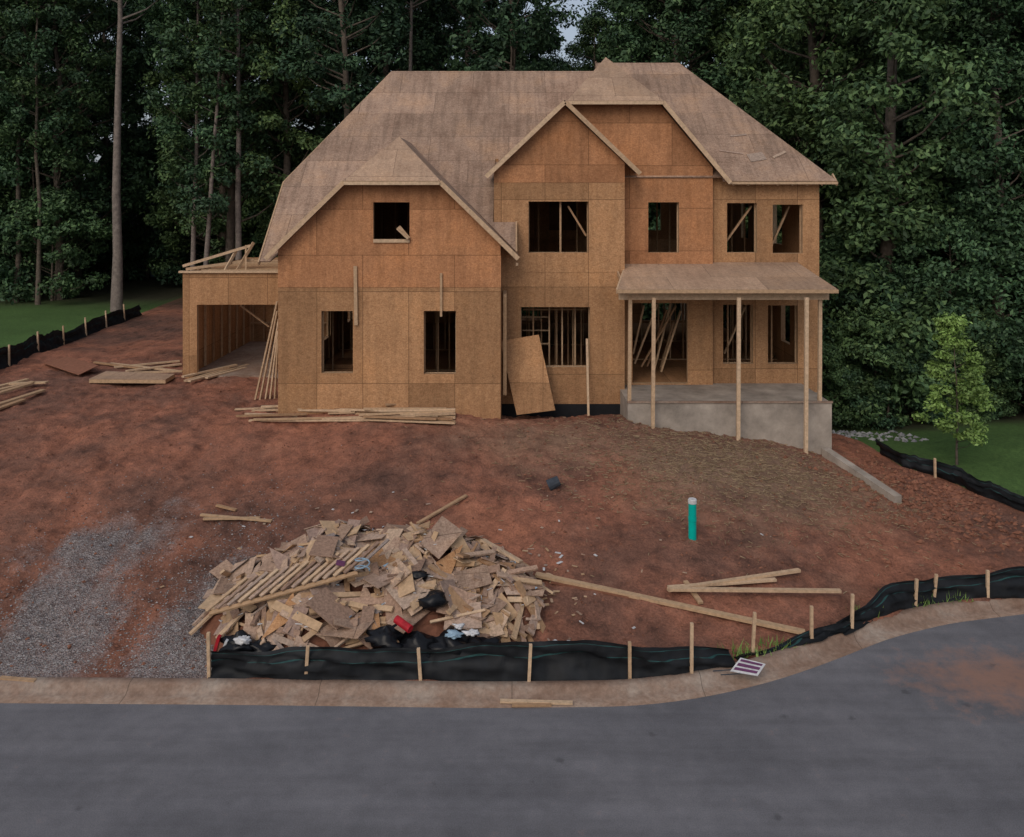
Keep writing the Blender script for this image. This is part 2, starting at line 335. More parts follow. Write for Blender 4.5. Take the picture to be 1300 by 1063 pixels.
# ---------------------------------------------------------------- house
H=empty('unfinished_house')
def wall(mb,d,outline,zb,ops,t,k,kin='osb',axis='x'):
    xs=sorted(set([round(p[0],4) for p in outline]+[round(v,4) for o in ops for v in o[:2] if outline[0][0]<v<outline[-1][0]]))
    ox=[p[0] for p in outline]; oz=[p[1] for p in outline]
    def P(x,y,z): return (x,y,z) if axis=='x' else (y,x,z)
    for x0,x1 in zip(xs[:-1],xs[1:]):
        xm=(x0+x1)/2; t0=float(np.interp(x0+1e-4,ox,oz)); t1=float(np.interp(x1-1e-4,ox,oz))
        cut=sorted([(o[2],o[3]) for o in ops if o[0]<xm<o[1]])
        lo=zb; cells=[]
        for a,c in cut: cells.append((lo,a)); lo=c
        cells.append((lo,None))
        for a,c in cells:
            c0=t0 if c is None else c; c1=t1 if c is None else c
            for y in (d,d+t): mb.face([P(x0,y,a),P(x1,y,a),P(x1,y,c1),P(x0,y,c0)],k if y==d else kin)
    for x0,x1,z0,z1 in ops:
        mb.face([P(x0,d,z0),P(x1,d,z0),P(x1,d+t,z0),P(x0,d+t,z0)],'lumber'); mb.face([P(x0,d,z1),P(x1,d,z1),P(x1,d+t,z1),P(x0,d+t,z1)],'lumber')
        mb.face([P(x0,d,z0),P(x0,d,z1),P(x0,d+t,z1),P(x0,d+t,z0)],'lumber'); mb.face([P(x1,d,z0),P(x1,d,z1),P(x1,d+t,z1),P(x1,d+t,z0)],'lumber')
    for x,z in ((ox[0],oz[0]),(ox[-1],oz[-1])): mb.face([P(x,d,zb),P(x,d+t,zb),P(x,d+t,z),P(x,d,z)],k)
def op(a,b,c,e,d): return (X(a,d),X(b,d),Z(e,d),Z(c,d))
FZ=2.41; F2=5.45; d1,dA,dB,dC=23.0,24.2,24.8,25.0
wb=MB()
xl,xr=X(353,d1),X(636,d1)
GCX=-3.147; GP=.98; GR=9.43
gtop=lambda x: min(8.16,GR-GP*abs(x-GCX)-.10)
hw=(GR-.10-8.16)/GP
ol=[(xl,gtop(xl)),(GCX-hw,8.16),(GCX+hw,8.16),(xr,gtop(xr))]
seam=Z(365,d1)
wall(wb,d1,[(xl,seam),(xr,seam)],1.7,[op(408,448,395,474,d1),op(538,579,395,475,d1)],.14,'osb')
wall(wb,d1-.012,ol,seam,[op(474,520,257,304,d1)],.152,'osb2')
xa0,xa1=X(627,dA),X(793,dA); AC,AR,AP=1.456,10.42,.95
at_=lambda x: AR-AP*abs(x-AC)-.12
fs=Z(346,dA); zbA=Z(513,dA)
wall(wb,dA,[(xa0,fs),(xa1,fs)],zbA,[op(661,749,390,466,dA)],.14,'osb')
us=Z(232,dA)
wall(wb,dA-.01,[(xa0,us),(xa1,us)],fs,[op(671,747,256,321,dA)],.15,'osb')
wall(wb,dA-.02,[(xa0,at_(xa0)),(AC,at_(AC)),(xa1,at_(xa1))],us,[],.16,'osb2')
BC,BR,BP,BCL=2.92,12.1,1.2,10.49
xb1=X(905,dB); bt=lambda x: min(BCL-.08,BR-BP*abs(x-BC)-.12); bh=(BR-.12-BCL+.08)/BP
wall(wb,dB,[(xa1-.1,F2+.35),(xb1,F2+.35)],1.75,[op(803,873,385,487,dB)],.14,'osb')
wall(wb,dB,[(xa1-.1,bt(xa1-.1)),(BC+bh,BCL-.08),(xb1,bt(xb1))],F2+.35,[op(823,862,257,321,dB)],.14,'osb2')
wall(wb,dB,[(0.2,bt(.2)),(BC-bh,BCL-.08),(xa1-.1,BCL-.08)],8.3,[],.14,'osb2')
xc1=X(1040,dC)
wall(wb,dC,[(xb1-.05,8.32),(xc1,8.32)],1.3,[op(923,961,258,321,dC),op(981,1019,260,322,dC),op(918,956,387,462,dC),op(975,1013,388,462,dC)],.14,'osb')
wall(wb,xr-.14,[(d1+.15,6.1),(dA,6.2)],1.7,[],.14,'osb',axis='y')
wall(wb,xa1-.14,[(dA+.15,8.5),(dB,8.5)],1.7,[],.14,'osb',axis='y')
wall(wb,xa0,[(dA+.14,7.2),(26.2,8.9)],6.3,[],.1,'osb',axis='y')
wall(wb,xb1-.14,[(dB+.14,8.6),(dC,8.6)],1.7,[],.14,'osb',axis='y')
lt=lambda y: 6.04+.866*((y if y<30 else 60-y)-23)-.12
wall(wb,xl,[(d1+.15,lt(d1+.15)),(25.6,lt(25.6)),(34.4,lt(34.4)),(36.9,lt(36.9))],1.7,[(28,29,3.1,4.6),(32,33,3.1,4.6),(29.4,30.4,6.4,7.7)],.14,'osb',axis='y')
wall(wb,xc1-.14,[(dC+.14,8.32),(34.9,8.32)],0.6,[(27.2,28.1,3.1,4.7),(30.5,31.5,3.1,4.7),(28,29,6.2,7.6),(32,33,6.2,7.6)],.14,'osb',axis='y')
wall(wb,36.76,[(xl,6.1),(xc1,6.1)],1.0,[(-5,-3.8,3.1,4.7),(-1,1.2,2.5,4.7),(3,4.2,3.1,4.7),(5.5,7.5,2.5,4.7)],.14,'osb')
wall(wb,34.9,[(xl,8.2),(xc1,8.2)],6.05,[(-4.6,-3.6,6.4,7.7),(1.5,2.6,6.4,7.7),(3.2,4,6.4,7.7),(5.2,6.0,6.4,7.7),(7,8,6.4,7.7)],.14,'osb')
wb.build('walls',H)
fb=MB()
fb.box(xl+.15,xr-.15,d1+.16,36.7,FZ-.25,FZ,'osb'); fb.box(xr-.14,xa1-.15,dA+.16,36.7,FZ-.25,FZ,'osb')
fb.box(xa1-.14,xc1-.15,dC+.15,36.7,FZ-.25,FZ,'osb'); fb.box(xa1-.14,xb1-.15,dB+.15,dC+.14,FZ-.25,FZ-.001,'osb')
fb.box(xl+.15,xr-.15,d1+.16,34.8,F2-.3,F2,'osb'); fb.box(xr-.14,xa1-.15,dA+.16,34.8,F2-.3,F2,'osb')
fb.box(xa1-.14,xc1-.15,dC+.15,34.8,F2-.3,F2,'osb')
fb.build('floor_decks',H)
fr=MB()
def studs(x0,x1,y,z0,z1,sp=.41,ax='x',skip=None):
    P=lambda a,b,c:(a,b,c) if ax=='x' else (b,a,c)
    for zz in (z0+.02,z1-.06,z1-.02): fr.board(P(x0,y,zz),P(x1,y,zz),.09,.038,'lumber')
    n=int((x1-x0)/sp)
    for i in range(n+1):
        a=x0+i*sp+random.uniform(-.015,.015)
        if skip and skip[0]<a<skip[1]: continue
        p,q=P(a,y,z0+.04),P(a,y,z1-.08)
        fr.board(p,q,.04 if ax=='x' else .09,.09 if ax=='x' else .04,'lumber',up=Vector((0,1,0)))
c1=F2-.32
studs(xl+.2,xr-.2,26.6,FZ,c1); studs(xl+.2,xr-.2,30.2,FZ,c1,skip=(-5,-4))
studs(xr,xa1,27.0,FZ,c1,skip=(0.6,1.3)); studs(xr,xa1,31.2,FZ,c1)
studs(xa1,xc1-.2,28.4,FZ,c1,skip=(3.6,4.7)); studs(xa1,xc1-.2,32.,FZ,c1)
studs(d1+.3,30,xr+.1,FZ,c1,ax='y')
c2=8.15
studs(xr+.3,xa1,27.4,F2,c2,skip=(1.2,2)); studs(xa1,xc1-.2,28.6,F2,c2,skip=(3.9,4.5)); studs(xl+1.2,xr-.5,28.0,F2,c2)
for a,b_,d,o in (((915,322),(958,262),dC,.35),((985,318),(1010,262),dC,.6),((722,262),(745,300),dA,.3),((712,322),(712,256),dA,.25),((665,400),(748,400),dA,1.2),
                 ((822,476),(868,395),dB,1.2),((812,470),(842,392),dB,1.0),((846,480),(872,400),dB,.9),((808,455),(822,392),dB,.7),((832,478),(858,402),dB,1.5),((840,480),(862,392),dB,1.3),((852,482),(870,420),dB,1.8),((928,455),(955,395),dC,.8),((505,290),(519,303),d1,-.15)):
    p=D(a[0],a[1],d); q=D(b_[0],b_[1],d); p.y+=o; q.y+=o; fr.board(p,q,.05,.10,'lumber',up=Vector((0,1,0)))
for px in (690,711,733): 
    fr.board(D(px,466,dA)+Vector((0,1.8,-.5)),D(px,390,dA)+Vector((0,1.8,.3)),.04,.09,'lumber',up=Vector((0,1,0)))
for py in (412,430,448): fr.board(D(664,py,dA)+Vector((0,1.5,0)),D(700,py,dA)+Vector((0,1.5,0)),.04,.04,'lumber')
fr.box(xl+.8,xl+1.6,25,26,FZ,FZ+.5,'osb')
fr.build('stud_framing',H)

# roof
rf=MB(); t=.035
mz=lambda y: 6.04+.866*(y-23); rz=lambda y: 8.2+.776*(y-24.6)
XL=-6.72; gf=22.7; ge=3.312; ghw=(GR-8.20)/GP; ez=GR-GP*ge
rf.slab([(XL,23,mz(23)),(GCX-ge+.03,23,mz(23)),(GCX,26.86,mz(26.86)),(.10,23.3,mz(23.3)),(.10,dA-.04,mz(dA-.04)),(xa0-.02,dA-.04,mz(dA-.04)),(xa0-.02,25.5,mz(25.5)),(2.9,25.5,mz(25.5)),(2.9,30,mz(30)),(-4.17,30,mz(30)),(XL,25.5,mz(25.5))],t,'roof')
rf.slab([(-4.17,30,mz(30)),(2.9,30,mz(30)),(2.9,37.2,mz(22.8)),(XL,37.2,mz(22.8)),(XL,34.5,mz(25.5))],t,'roof')
rf.slab([(XL,25.5,mz(25.5)),(-4.17,30,mz(30)),(XL,34.5,mz(25.5))],t,'roof')
XR=9.24; RZ=rz(30)
rf.slab([(2.9,24.75,rz(24.75)),(6.0,24.75,rz(24.75)),(6.0,24.6,8.2),(XR,24.6,8.2),(5.78,30,RZ),(2.9,30,RZ)],t,'roof')
rf.slab([(XR,24.6,8.2),(XR,35.4,8.2),(5.78,30,RZ)],t,'roof')
rf.slab([(XR,35.4,8.2),(5.78,30,RZ),(2.9,30,RZ),(2.9,35.4,8.2)],t,'roof')
rf.slab([(GCX-ge,gf,ez),(GCX-ghw,gf,8.2),(GCX,gf+1.5,GR),(GCX,26.9,GR),(GCX-ge,23,ez)],t,'roof')
rf.slab([(GCX+ge,gf,ez),(GCX+ghw,gf,8.2),(GCX,gf+1.5,GR),(GCX,26.9,GR),(xa0-.05,dA-.03,GR-GP*(xa0-.05-GCX)),(GCX+ge,dA-.03,ez)],t,'roof')
rf.slab([(GCX-ghw-.02,gf-.05,8.165),(GCX+ghw+.02,gf-.05,8.165),(GCX,gf+1.5,GR+.004)],t,'roof2')
af=23.9
for s in (-1,1):
    e=2.17 if s<0 else 2.08
    rf.slab([(AC+s*e,af,AR-AP*e),(AC,af,AR),(AC,28.6,AR),(AC+s*e,25.4,AR-AP*e)],t,'roof')
bf=24.5; bhw=(BR-BCL)/BP
for s in (-1,1):
    e=3.25
    rf.slab([(BC+s*e,bf,BR-BP*e),(BC+s*bhw,bf,BCL),(BC,27.0,BR),(BC,30,BR),(BC+s*e,25.0,BR-BP*e)],t,'roof')
rf.slab([(BC-bhw-.02,bf-.05,BCL-.03),(BC+bhw+.02,bf-.05,BCL-.03),(BC,27.0,BR+.004)],t,'roof2')
rf.board((2.9,29.9,RZ-.1),(2.9,30.1,RZ-.1),.02,.3,'roof')
pw=5.86; pe=5.36; pf=22.35
pxl,pxr=X(783,pf),X(1064,pf)
rf.slab([(pxl,pf,pe),(pxr,pf,pe),(X(1012,dC),dC-.02,pw),(xb1,dC-.02,pw),(xb1,dB-.02,pw-.03),(pxl+.55,dB-.02,pw-.03)],t,'roof2')
rf.slab([(pxr,pf,pe),(pxr,dC-.02,pe),(X(1012,dC),dC-.021,pw)],t,'roof')
def onroof(x,y,w_,l,ang,fz):
    pts=[]
    for i,j in ((-1,-1),(1,-1),(1,1),(-1,1)):
        a=i*w_/2;b2=j*l/2; xx=x+a*math.cos(ang)-b2*math.sin(ang); yy=y+a*math.sin(ang)+b2*math.cos(ang); pts.append((xx,yy,fz(yy)+.03))
    rf.slab(pts,.015,'scrap')
onroof(7.2,25.5,.5,.3,.2,rz); onroof(7.9,25.6,.5,.08,.5,rz); onroof(6.5,25.7,.7,.05,-.2,rz); onroof(6.9,26.4,.5,.05,.15,rz)
rf.build('roof',H)
tb=MB()
def rake(p,q,w_=.04,h=.12,k='trim',dz=-.06): 
    p=Vector(p)+Vector((0,-.022,dz));q=Vector(q)+Vector((0,-.022,dz)); tb.board(p,q,w_,h,k)
rake((GCX-ge,gf,ez),(GCX-ghw,gf,8.2)); rake((GCX+ge,gf,ez),(GCX+ghw,gf,8.2)); rake((GCX-ghw,gf-.05,8.165),(GCX+ghw,gf-.05,8.165),h=.09)
rake((AC-2.17,af,AR-AP*2.17),(AC,af,AR)); rake((AC+2.08,af,AR-AP*2.08),(AC+.02,af,AR))
rake((BC+3.25,bf,BR-BP*3.25),(BC+bhw,bf,BCL)); rake((BC-bhw,bf-.05,BCL-.03),(BC+bhw,bf-.05,BCL-.03),h=.09)
rake((6.17,24.6,8.19),(XR,24.6,8.19),h=.07,dz=-.05)
for x in np.arange(6.3,XR,.42): tb.board((x,24.62,8.10),(x,25.0,8.38),.04,.1,'trim')
rake((pxl,pf,pe),(pxr,pf,pe),h=.09,dz=-.05)
for x in np.arange(pxl+.25,pxr,.41): tb.board((x,pf+.05,pe-.06),(x,dC-.1,pw-.12),.04,.12,'trim')
tb.board((pxl+.1,22.75,pe-.21),(pxr-.1,22.75,pe-.21),.09,.2,'trim'); tb.board((pxr-.15,22.8,pe-.21),(pxr-.15,dC,pe-.21),.09,.2,'trim')
tb.board((pxl,pf,pe-.05),(pxl+.55,dB,pw-.09),.04,.12,'trim')
rake((.10,23,6.02),(GCX+ge,23,6.02),h=.08)
tb.board((.12,23.3,6.25),(.12,dA-.05,7.03),.04,.1,'trim')
tb.board((XL,22.98,5.98),(XL,25.5,8.14),.04,.12,'trim'); tb.board((XL,25.5,8.14),(-4.17,30,12.03),.04,.1,'trim')
for px,pt,pb,d,zb in ((800,375,525,22.72,None),(830,378,532,22.35,None),(938,378,548,22.3,None),(1024,378,573,22.2,None),(1041,378,510,22.85,2.3)):
    x=X(px,d); z0=(gz(x,d)-.05) if zb is None else zb
    tb.board((x+random.uniform(-.03,.03),d,z0),(x,d,Z(pt,d)),.09,.09,'trim',up=Vector((0,1,0)))
tb.board(D(451,338,d1-.05),D(452,413,d1-.05),.09,.04,'trim',up=Vector((0,1,0)),roll=0)
tb.board(D(560,347,d1-.05),D(560,402,d1-.05),.06,.04,'trim',up=Vector((0,1,0)))
tb.board(D(474,306,d1-.04),D(520,306,d1-.04),.04,.09,'trim'); tb.board(D(506,288,d1-.1),D(519,303,d1-.1),.04,.1,'trim')
tb.board(D(745,430,dA-.08),D(747,528,dA-.35),.06,.04,'trim',up=Vector((0,1,0)))
for o,d in ((op(408,448,395,474,d1),d1),(op(538,579,395,475,d1),d1),(op(661,749,390,466,dA),dA),(op(671,747,256,321,dA),dA),(op(823,862,257,321,dB),dB),(op(923,961,258,321,dC),dC),(op(981,1019,260,322,dC),dC),(op(918,956,387,462,dC),dC),(op(975,1013,388,462,dC),dC)):
    for x in (o[0]-.0,o[1]+.0): tb.board((x,d+.2,o[2]),(x,d+.2,o[3]),.05,.05,'lumber',up=Vector((0,1,0)))
    tb.board((o[0],d+.2,o[2]-.02),(o[1],d+.2,o[2]-.02),.05,.05,'lumber')
for px in (678,699,716,733):
    tb.board((X(px,dA),dA+.9,Z(466,dA)-.4),(X(px,dA),dA+.9,Z(390,dA)+.3),.04,.06,'lumber',up=Vector((0,1,0)))
for px in (422,556,936,994): tb.board((X(px,24.5),d1+1.6+1*(px>800),2.5),(X(px,24.5),d1+1.6+1*(px>800),5.0),.04,.08,'lumber',up=Vector((0,1,0)))
tb.build('lumber_trim_and_posts',H)
cb=MB(); fx0,fx1=X(797,22.6),X(1056,22.6)
cb.box(fx0,fx1,22.6,dC-.02,.3,FZ-.04,'conc'); cb.box(fx1+.01,xc1,dC-.03,36.8,.0,FZ-.3,'conc')
cb.box(fx0-.02,fx1+.02,22.57,22.63,FZ-.038,FZ+.01,'kerb')
cb.box(xr+.01,xa1-.02,dA-.015,dA+.12,1.2,zbA-.004,'dark'); 
cb.build('foundation',H)
ww=MB(); a=Vector((8.15,22.55,0)); c=Vector((9.05,20.3,0)); n_=10
for i in range(n_):
    p=a.lerp(c,i/n_); q=a.lerp(c,(i+1)/n_-.002); z0=1.22-.48*i/n_; z1=1.22-.48*(i+1)/n_
    dr=(c-a).normalized(); s=Vector((-dr.y,dr.x,0))*.11
    ww.solid([p-s+Vector((0,0,.1)),q-s+Vector((0,0,.1)),q+s+Vector((0,0,.1)),p+s+Vector((0,0,.1)),p-s+Vector((0,0,z0)),q-s+Vector((0,0,z1)),q+s+Vector((0,0,z1)),p+s+Vector((0,0,z0))],
      [(0,3,2,1),(4,5,6,7),(0,1,5,4),(1,2,6,5),(2,3,7,6),(3,0,4,7)],'conc')
ww.build('retaining_wall')
gb=MB(); gd_=27.0; gxl=X(232,gd_); gtopz=Z(346,gd_)
wall(gb,gd_,[(gxl,gtopz),(xl-.01,gtopz)],1.8,[(X(250,gd_),xl-.05,1.81,Z(387,gd_))],.16,'osb')
wall(gb,33.5,[(gxl,gtopz),(xl-.01,gtopz)],1.8,[],.14,'osb')
wall(gb,gxl,[(gd_+.17,gtopz),(33.4,gtopz)],1.8,[],.14,'osb',axis='y')
gb.box(gxl+.15,xl-.02,gd_+.02,33.4,1.9,2.17,'kerb')
for x in np.arange(gxl+.3,xl,.41): gb.board((x,33.4,2.2),(x,33.4,gtopz-.1),.04,.09,'lumber',up=Vector((0,1,0)))
for zz in (2.9,3.7): gb.board((gxl+.2,33.38,zz),(xl-.1,33.38,zz),.05,.05,'lumber')
for y in np.arange(gd_+.6,33.3,.82): gb.board((gxl+.2,y,2.2),(gxl+.2,y,gtopz-.1),.07,.04,'lumber',up=Vector((0,1,0)))
for y in np.arange(gd_+.3,33.3,.45): gb.board((gxl+.02,y,gtopz+.02-.14),(xl-.03,y,gtopz-.12),.04,.22,'lumber')
gb.board((gxl-.1,gd_-.03,gtopz+.02),(xl-.1,gd_-.03,gtopz+.02),.12,.06,'trim')
gb.board(D(305,388,28.),D(342,415,28.),.04,.09,'lumber',up=Vector((0,1,0)))
for (a,b_) in (((232,338),(318,312)),((236,342),(322,330)),((300,345),(322,308)),((285,345),(300,318)),((312,345),(312,312))):
    gb.board(D(a[0],a[1],28.2),D(b_[0],b_[1],28.6),.05,.09,'trim')
gb.build('garage_wing',H)

# ---------------------------------------------------------------- loose lumber etc
def ground_board(mb,a,b_,w_,h,k,lift=.03):
    p=G(*a);q=G(*b_); p.z+=lift;q.z+=lift
    mid=(p+q)/2; need=gz(mid.x,mid.y)+lift
    if mid.z<need: p.z+=need-mid.z;q.z+=need-mid.z
    mb.board(p,q,w_,h,k)
lp=MB()
for i in range(38):
    px=random.uniform(285,540); py=random.uniform(521,538); L=random.uniform(30,170); s=random.uniform(-6,6)
    ground_board(lp,(px,py),(min(px+L,578),py+s*L/150),.09,.04,'trim' if random.random()<.6 else 'lumber',random.uniform(.02,.13))
lp.build('lumber_pile')
lp=MB()
for a,b_ in (((-20,500),(35,487)),((-20,507),(42,492)),((-20,515),(40,497)),((-20,524),(55,500)),((-20,530),(30,512)),((10,494),(60,492))): ground_board(lp,a,b_,.16,.05,'lumber',random.uniform(.04,.25))
lp.build('lumber_stack')
lp=MB()
for a,b_ in (((145,468),(228,460)),((140,463),(225,472)),((160,474),(230,465)),((232,486),(300,470)),((235,488),(290,472)),((240,489),(315,466)),((262,483),(312,470)),((170,478),(232,476)),((120,462),(180,470))): ground_board(lp,a,b_,.12,.05,'trim' if random.random()<.5 else 'lumber',random.uniform(.03,.15))
lp.build('lumber_scraps')
lp=MB()
p=[G(113,488),G(210,489),G(222,480),G(135,479)]; zz=max(v.z for v in p)+.10
lp.slab([(v.x,v.y,zz) for v in p],.10,'lumber'); lp.slab([(v.x,v.y,zz+.02) for v in p],.018,'roof2')
lp.slab([G(55,465)+Vector((0,0,.1)),G(100,480)+Vector((0,0,.1)),G(125,474)+Vector((0,0,.25)),G(85,460)+Vector((0,0,.2))],.02,'clod')
lp.build('plywood_stack')
lp=MB(); 
for (a,b_) in (((324,490),(352,383)),((330,492),(352,395)),((337,494),(354,405)),((343,494),(353,420)),((349,496),(353,430))):
    p=D(a[0],a[1],24.4); q=D(b_[0],b_[1],24.2); q.x=min(q.x,xl-.05); p.z=gz(p.x,p.y); lp.board(p,q,.04,.1,'trim',up=Vector((0,1,0)))
lp.build('leaning_studs')
lp=MB(); lp.slab([D(656,527,23.45),D(705,521,23.45),D(684,425,24.12),D(635,433,24.12)],.015,'osb'); 
lp.build('leaning_plywood_sheet')
lp=MB()
ground_board(lp,(680,733),(1022,807),.14,.05,'lumber',.04); ground_board(lp,(700,741),(905,781),.09,.04,'clod',.03)
lp.build('timber_beam')
lp=MB()
p=G(848,756);q=G(1015,732); lp.board(p+Vector((0,0,.1)),q+Vector((0,0,.12)),.09,.05,'trim')
ground_board(lp,(850,762),(1067,764),.09,.05,'trim',.12); ground_board(lp,(848,750),(985,740),.09,.04,'trim',.06); ground_board(lp,(890,770),(870,742),.09,.04,'lumber',.04)
lp.build('loose_boards')
lp=MB()
for a,b_ in (((255,656),(345,664)),((258,660),(330,660)),((530,668),(592,632)),((0,864),(45,868)),((275,644),(300,650))): ground_board(lp,a,b_,.08,.035,'lumber',.04)
lp.board((X(635,13.25),13.25,.04),(X(727,13.2),13.2,.04),.07,.03,'trim'); lp.board((X(650,13.2),13.15,.035),(X(700,13.2),13.17,.03),.05,.03,'lumber')
lp.build('offcut_boards')

def tube(mb,pts,rs,k,seg=8,cap=True):
    vs=[];fs=[]; 
    for i,p in enumerate(pts):
        p=Vector(p); a=(Vector(pts[min(i+1,len(pts)-1)])-Vector(pts[max(i-1,0)])).normalized()
        r=Vector((1,0,0)) if abs(a.x)<.8 else Vector((0,1,0)); s=a.cross(r).normalized(); u=s.cross(a)
        for j in range(seg): th=2*math.pi*j/seg; vs.append(p+(s*math.cos(th)+u*math.sin(th))*rs[i])
    for i in range(len(pts)-1):
        for j in range(seg): fs.append((i*seg+j,i*seg+(j+1)%seg,(i+1)*seg+(j+1)%seg,(i+1)*seg+j))
    if cap: fs.append(tuple(range((len(pts)-1)*seg,len(pts)*seg)))
    mb.solid(vs,fs,k)
pb=MB(); g=G(879,683)
tube(pb,[g+Vector((0,0,-.1)),g+Vector((0,0,.70))],[.08,.08],'teal',20); tube(pb,[g+Vector((0,0,.70)),g+Vector((0,0,.77)),g+Vector((0,0,.79))],[.088,.088,.075],'white',20)
tube(pb,[g+Vector((0,0,.34)),g+Vector((0,0,.42))],[.085,.085],'teal',20)
pb.build('sewer_cleanout_pipe',smooth=False)
pb=MB(); g=G(703,620); 
tube(pb,[g+Vector((-.12,0,.05)),g+Vector((.12,.02,.16))],[.13,.11],'nroof',12); pb.build('plastic_bucket')

# ---------------------------------------------------------------- silt fences
def silt(name,pts,h,stakes,lean=0.0,amp=.05):
    P=[Vector(p) for p in pts]; mb=MB(); cum=[0]
    for a,b_ in zip(P[:-1],P[1:]): cum.append(cum[-1]+(b_-a).length)
    L=cum[-1]; n=max(2,int(L/.05)); rows=[0,.15,.3,.45,.6,.62,.75,.88,.895,1.0]
    s=np.arange(n+1)/n*L; x=np.interp(s,cum,[p.x for p in P]);y=np.interp(s,cum,[p.y for p in P])
    tx=np.gradient(x);ty=np.gradient(y); k_=np.hanning(15);k_/=k_.sum(); tx=np.convolve(np.pad(tx,7,mode='edge'),k_,'valid');ty=np.convolve(np.pad(ty,7,mode='edge'),k_,'valid')
    l=np.hypot(tx,ty); nx_=ty/l; ny_=-tx/l; z=height(x,y)
    hh=np.array([h(a) if callable(h) else h for a in s/L])*(1+.45*fbm(s*.55,s*0+3.3,1.,3)); cols=[]
    for r in rows:
        o=amp*2.6*fbm(s*1.0+r*2.4,s*.35+r*3.5+7,1.1,4)*(.4+.8*math.sin(math.pi*min(r+.1,1)))+lean*r+(.14*(1-r)**2)
        cols.append(np.stack([x+nx_*o,y+ny_*o,z-.03+r*hh],-1))
    grid=np.stack(cols,1); vs=[tuple(p) for p in grid.reshape(-1,3)]; m_=len(rows)
    f1=[];f2=[]
    for i in range(n):
        for j in range(m_-1):
            q=(i*m_+j,(i+1)*m_+j,(i+1)*m_+j+1,i*m_+j+1); (f2 if j in(4,7) else f1).append(q)
    mb.solid(vs,f1,'fabric')
    i2=mb.mi('stripe')
    for f in f2: mb.f.append(f); mb.m.append(i2)
    E=empty(name); mb.build('fabric',E,smooth=True)
    sb=MB()
    for (x,y,hs) in stakes:
        z=gz(x,y); sb.board((x,y-.05,z-.1),(x+random.uniform(-.05,.05),y-.08,z+hs),.05,.05,'trim',up=Vector((0,1,0)))
    sb.build('stakes',E)
def stake(px,pb,pt):
    g=G(px,pb); return (g.x,g.y,(pb-pt)/F*g.y)
front=[]; 
for px in range(268,935,30):
    py=np.interp(px,[268,400,540,672,800,880,935],[858,859,860,860,857,850,842]); front.append(G(px,float(py)))
silt('silt_fence',front,lambda u: .54 if u<.8 else .54-.27*(u-.8)/.2,[stake(267,860,800),stake(389,860,817),stake(535,862,820),stake(671,865,815),stake(799,860,812),stake(877,855,788)],0,.09)
r2=[G(px,py) for px,py in ((935,838),(985,826),(1030,806),(1068,793),(1075,792))]
silt('silt_fence',r2,.15,[stake(954,828,775),stake(1029,812,767),stake(1080,795,752)],.05,.12)
r3=[G(px,py) for px,py in ((1062,799),(1100,786),(1133,770),(1160,766),(1185,761),(1240,757),(1300,753),(1360,750))]
silt('silt_fence',r3,lambda u:.2+.3*min(1,u*4),[stake(1160,768,733),stake(1183,760,727),stake(1252,756,722)],0,.08)
L=[(fence_l(y),y,0) for y in (23,26,29,32,35,38,41)]
silt('silt_fence',L,.62,[(fence_l(y)+.1,y,.75) for y in (25,27,29,31,33,35,37,39)],0,.06)
Rr=[(fence_r(y),y,0) for y in (17.2,18.5,20.2,21,22,22.4,23.4)]
silt('silt_fence',Rr,.42,[(float(fence_r(y)),y,.5) for y in (18.6,21.9)],0,.08)

# ---------------------------------------------------------------- debris pile
PC=(-2.45,15.5)
def ph(x,y):
    u=(x-PC[0])/3.05; v=(y-PC[1])/1.7; r=u*u+v*v*(1.0)
    if r>=1: return 0
    return (.88+.12*math.sin(x*3.1)+.1*math.sin(y*5+x*2)+.08*math.sin(x*1.3+1))*(1-r)**.62
pile=empty('construction_debris_pile')
pm=MB(); vs=[];fs=[]; n=40
for i in range(n+1):
    for j in range(n+1):
        x=PC[0]-3+6*i/n;y=PC[1]-1.7+3.4*j/n; vs.append((x,y,gz(x,y)-.05+.8*ph(x,y)+random.uniform(-.05,.05)*(ph(x,y)>0)))
for i in range(n):
    for j in range(n): a=i*(n+1)+j; fs.append((a,a+n+1,a+n+2,a+1))
pm.solid(vs,fs,'clod'); pm.build('rubble_core',pile)
ps=MB()
def rp(edge=1.0):
    while True:
        u,v=random.uniform(-1,1),random.uniform(-1,1)
        if u*u+v*v<edge:
            x,y=PC[0]+2.95*u,PC[1]+1.65*v
            if -2.2<x<-.5 and y<14.45: continue
            return x,y
def nrm(x,y):
    e=.15; f=lambda a,b_: gz(a,b_)+ph(a,b_); return Vector((-(f(x+e,y)-f(x-e,y))/(2*e),-(f(x,y+e)-f(x,y-e))/(2*e),1)).normalized()
def plate(x,y,a,b2,off,tilt=.22,ks=('scrap','scrap','scrap','lumber','roof')):
    n_=nrm(x,y); n_=(n_+Vector((random.gauss(0,tilt),random.gauss(0,tilt)-.08,.25))).normalized()
    th=random.uniform(0,6.28); u=n_.cross(Vector((math.cos(th),math.sin(th),.01))).normalized(); v=n_.cross(u)
    c_=Vector((x,y,gz(x,y)+ph(x,y)*random.uniform(.85,1.05)+off))
    pts=[c_+u*a*random.uniform(.8,1)+v*b2,c_-u*a*random.uniform(.8,1)+v*b2*random.uniform(.7,1),c_-u*a-v*b2*random.uniform(.8,1),c_+u*a*random.uniform(.75,1)-v*b2]
    if random.random()<.2: pts=pts[:3]
    ps.slab(pts,.014,random.choice(ks))
for i in range(300):
    x,y=rp(.98); big=random.random(); k_=1.35 if big<.22 else 1
    plate(x,y,random.uniform(.12,.38)*k_,random.uniform(.06,.26)*k_,random.uniform(0,.10),.3)
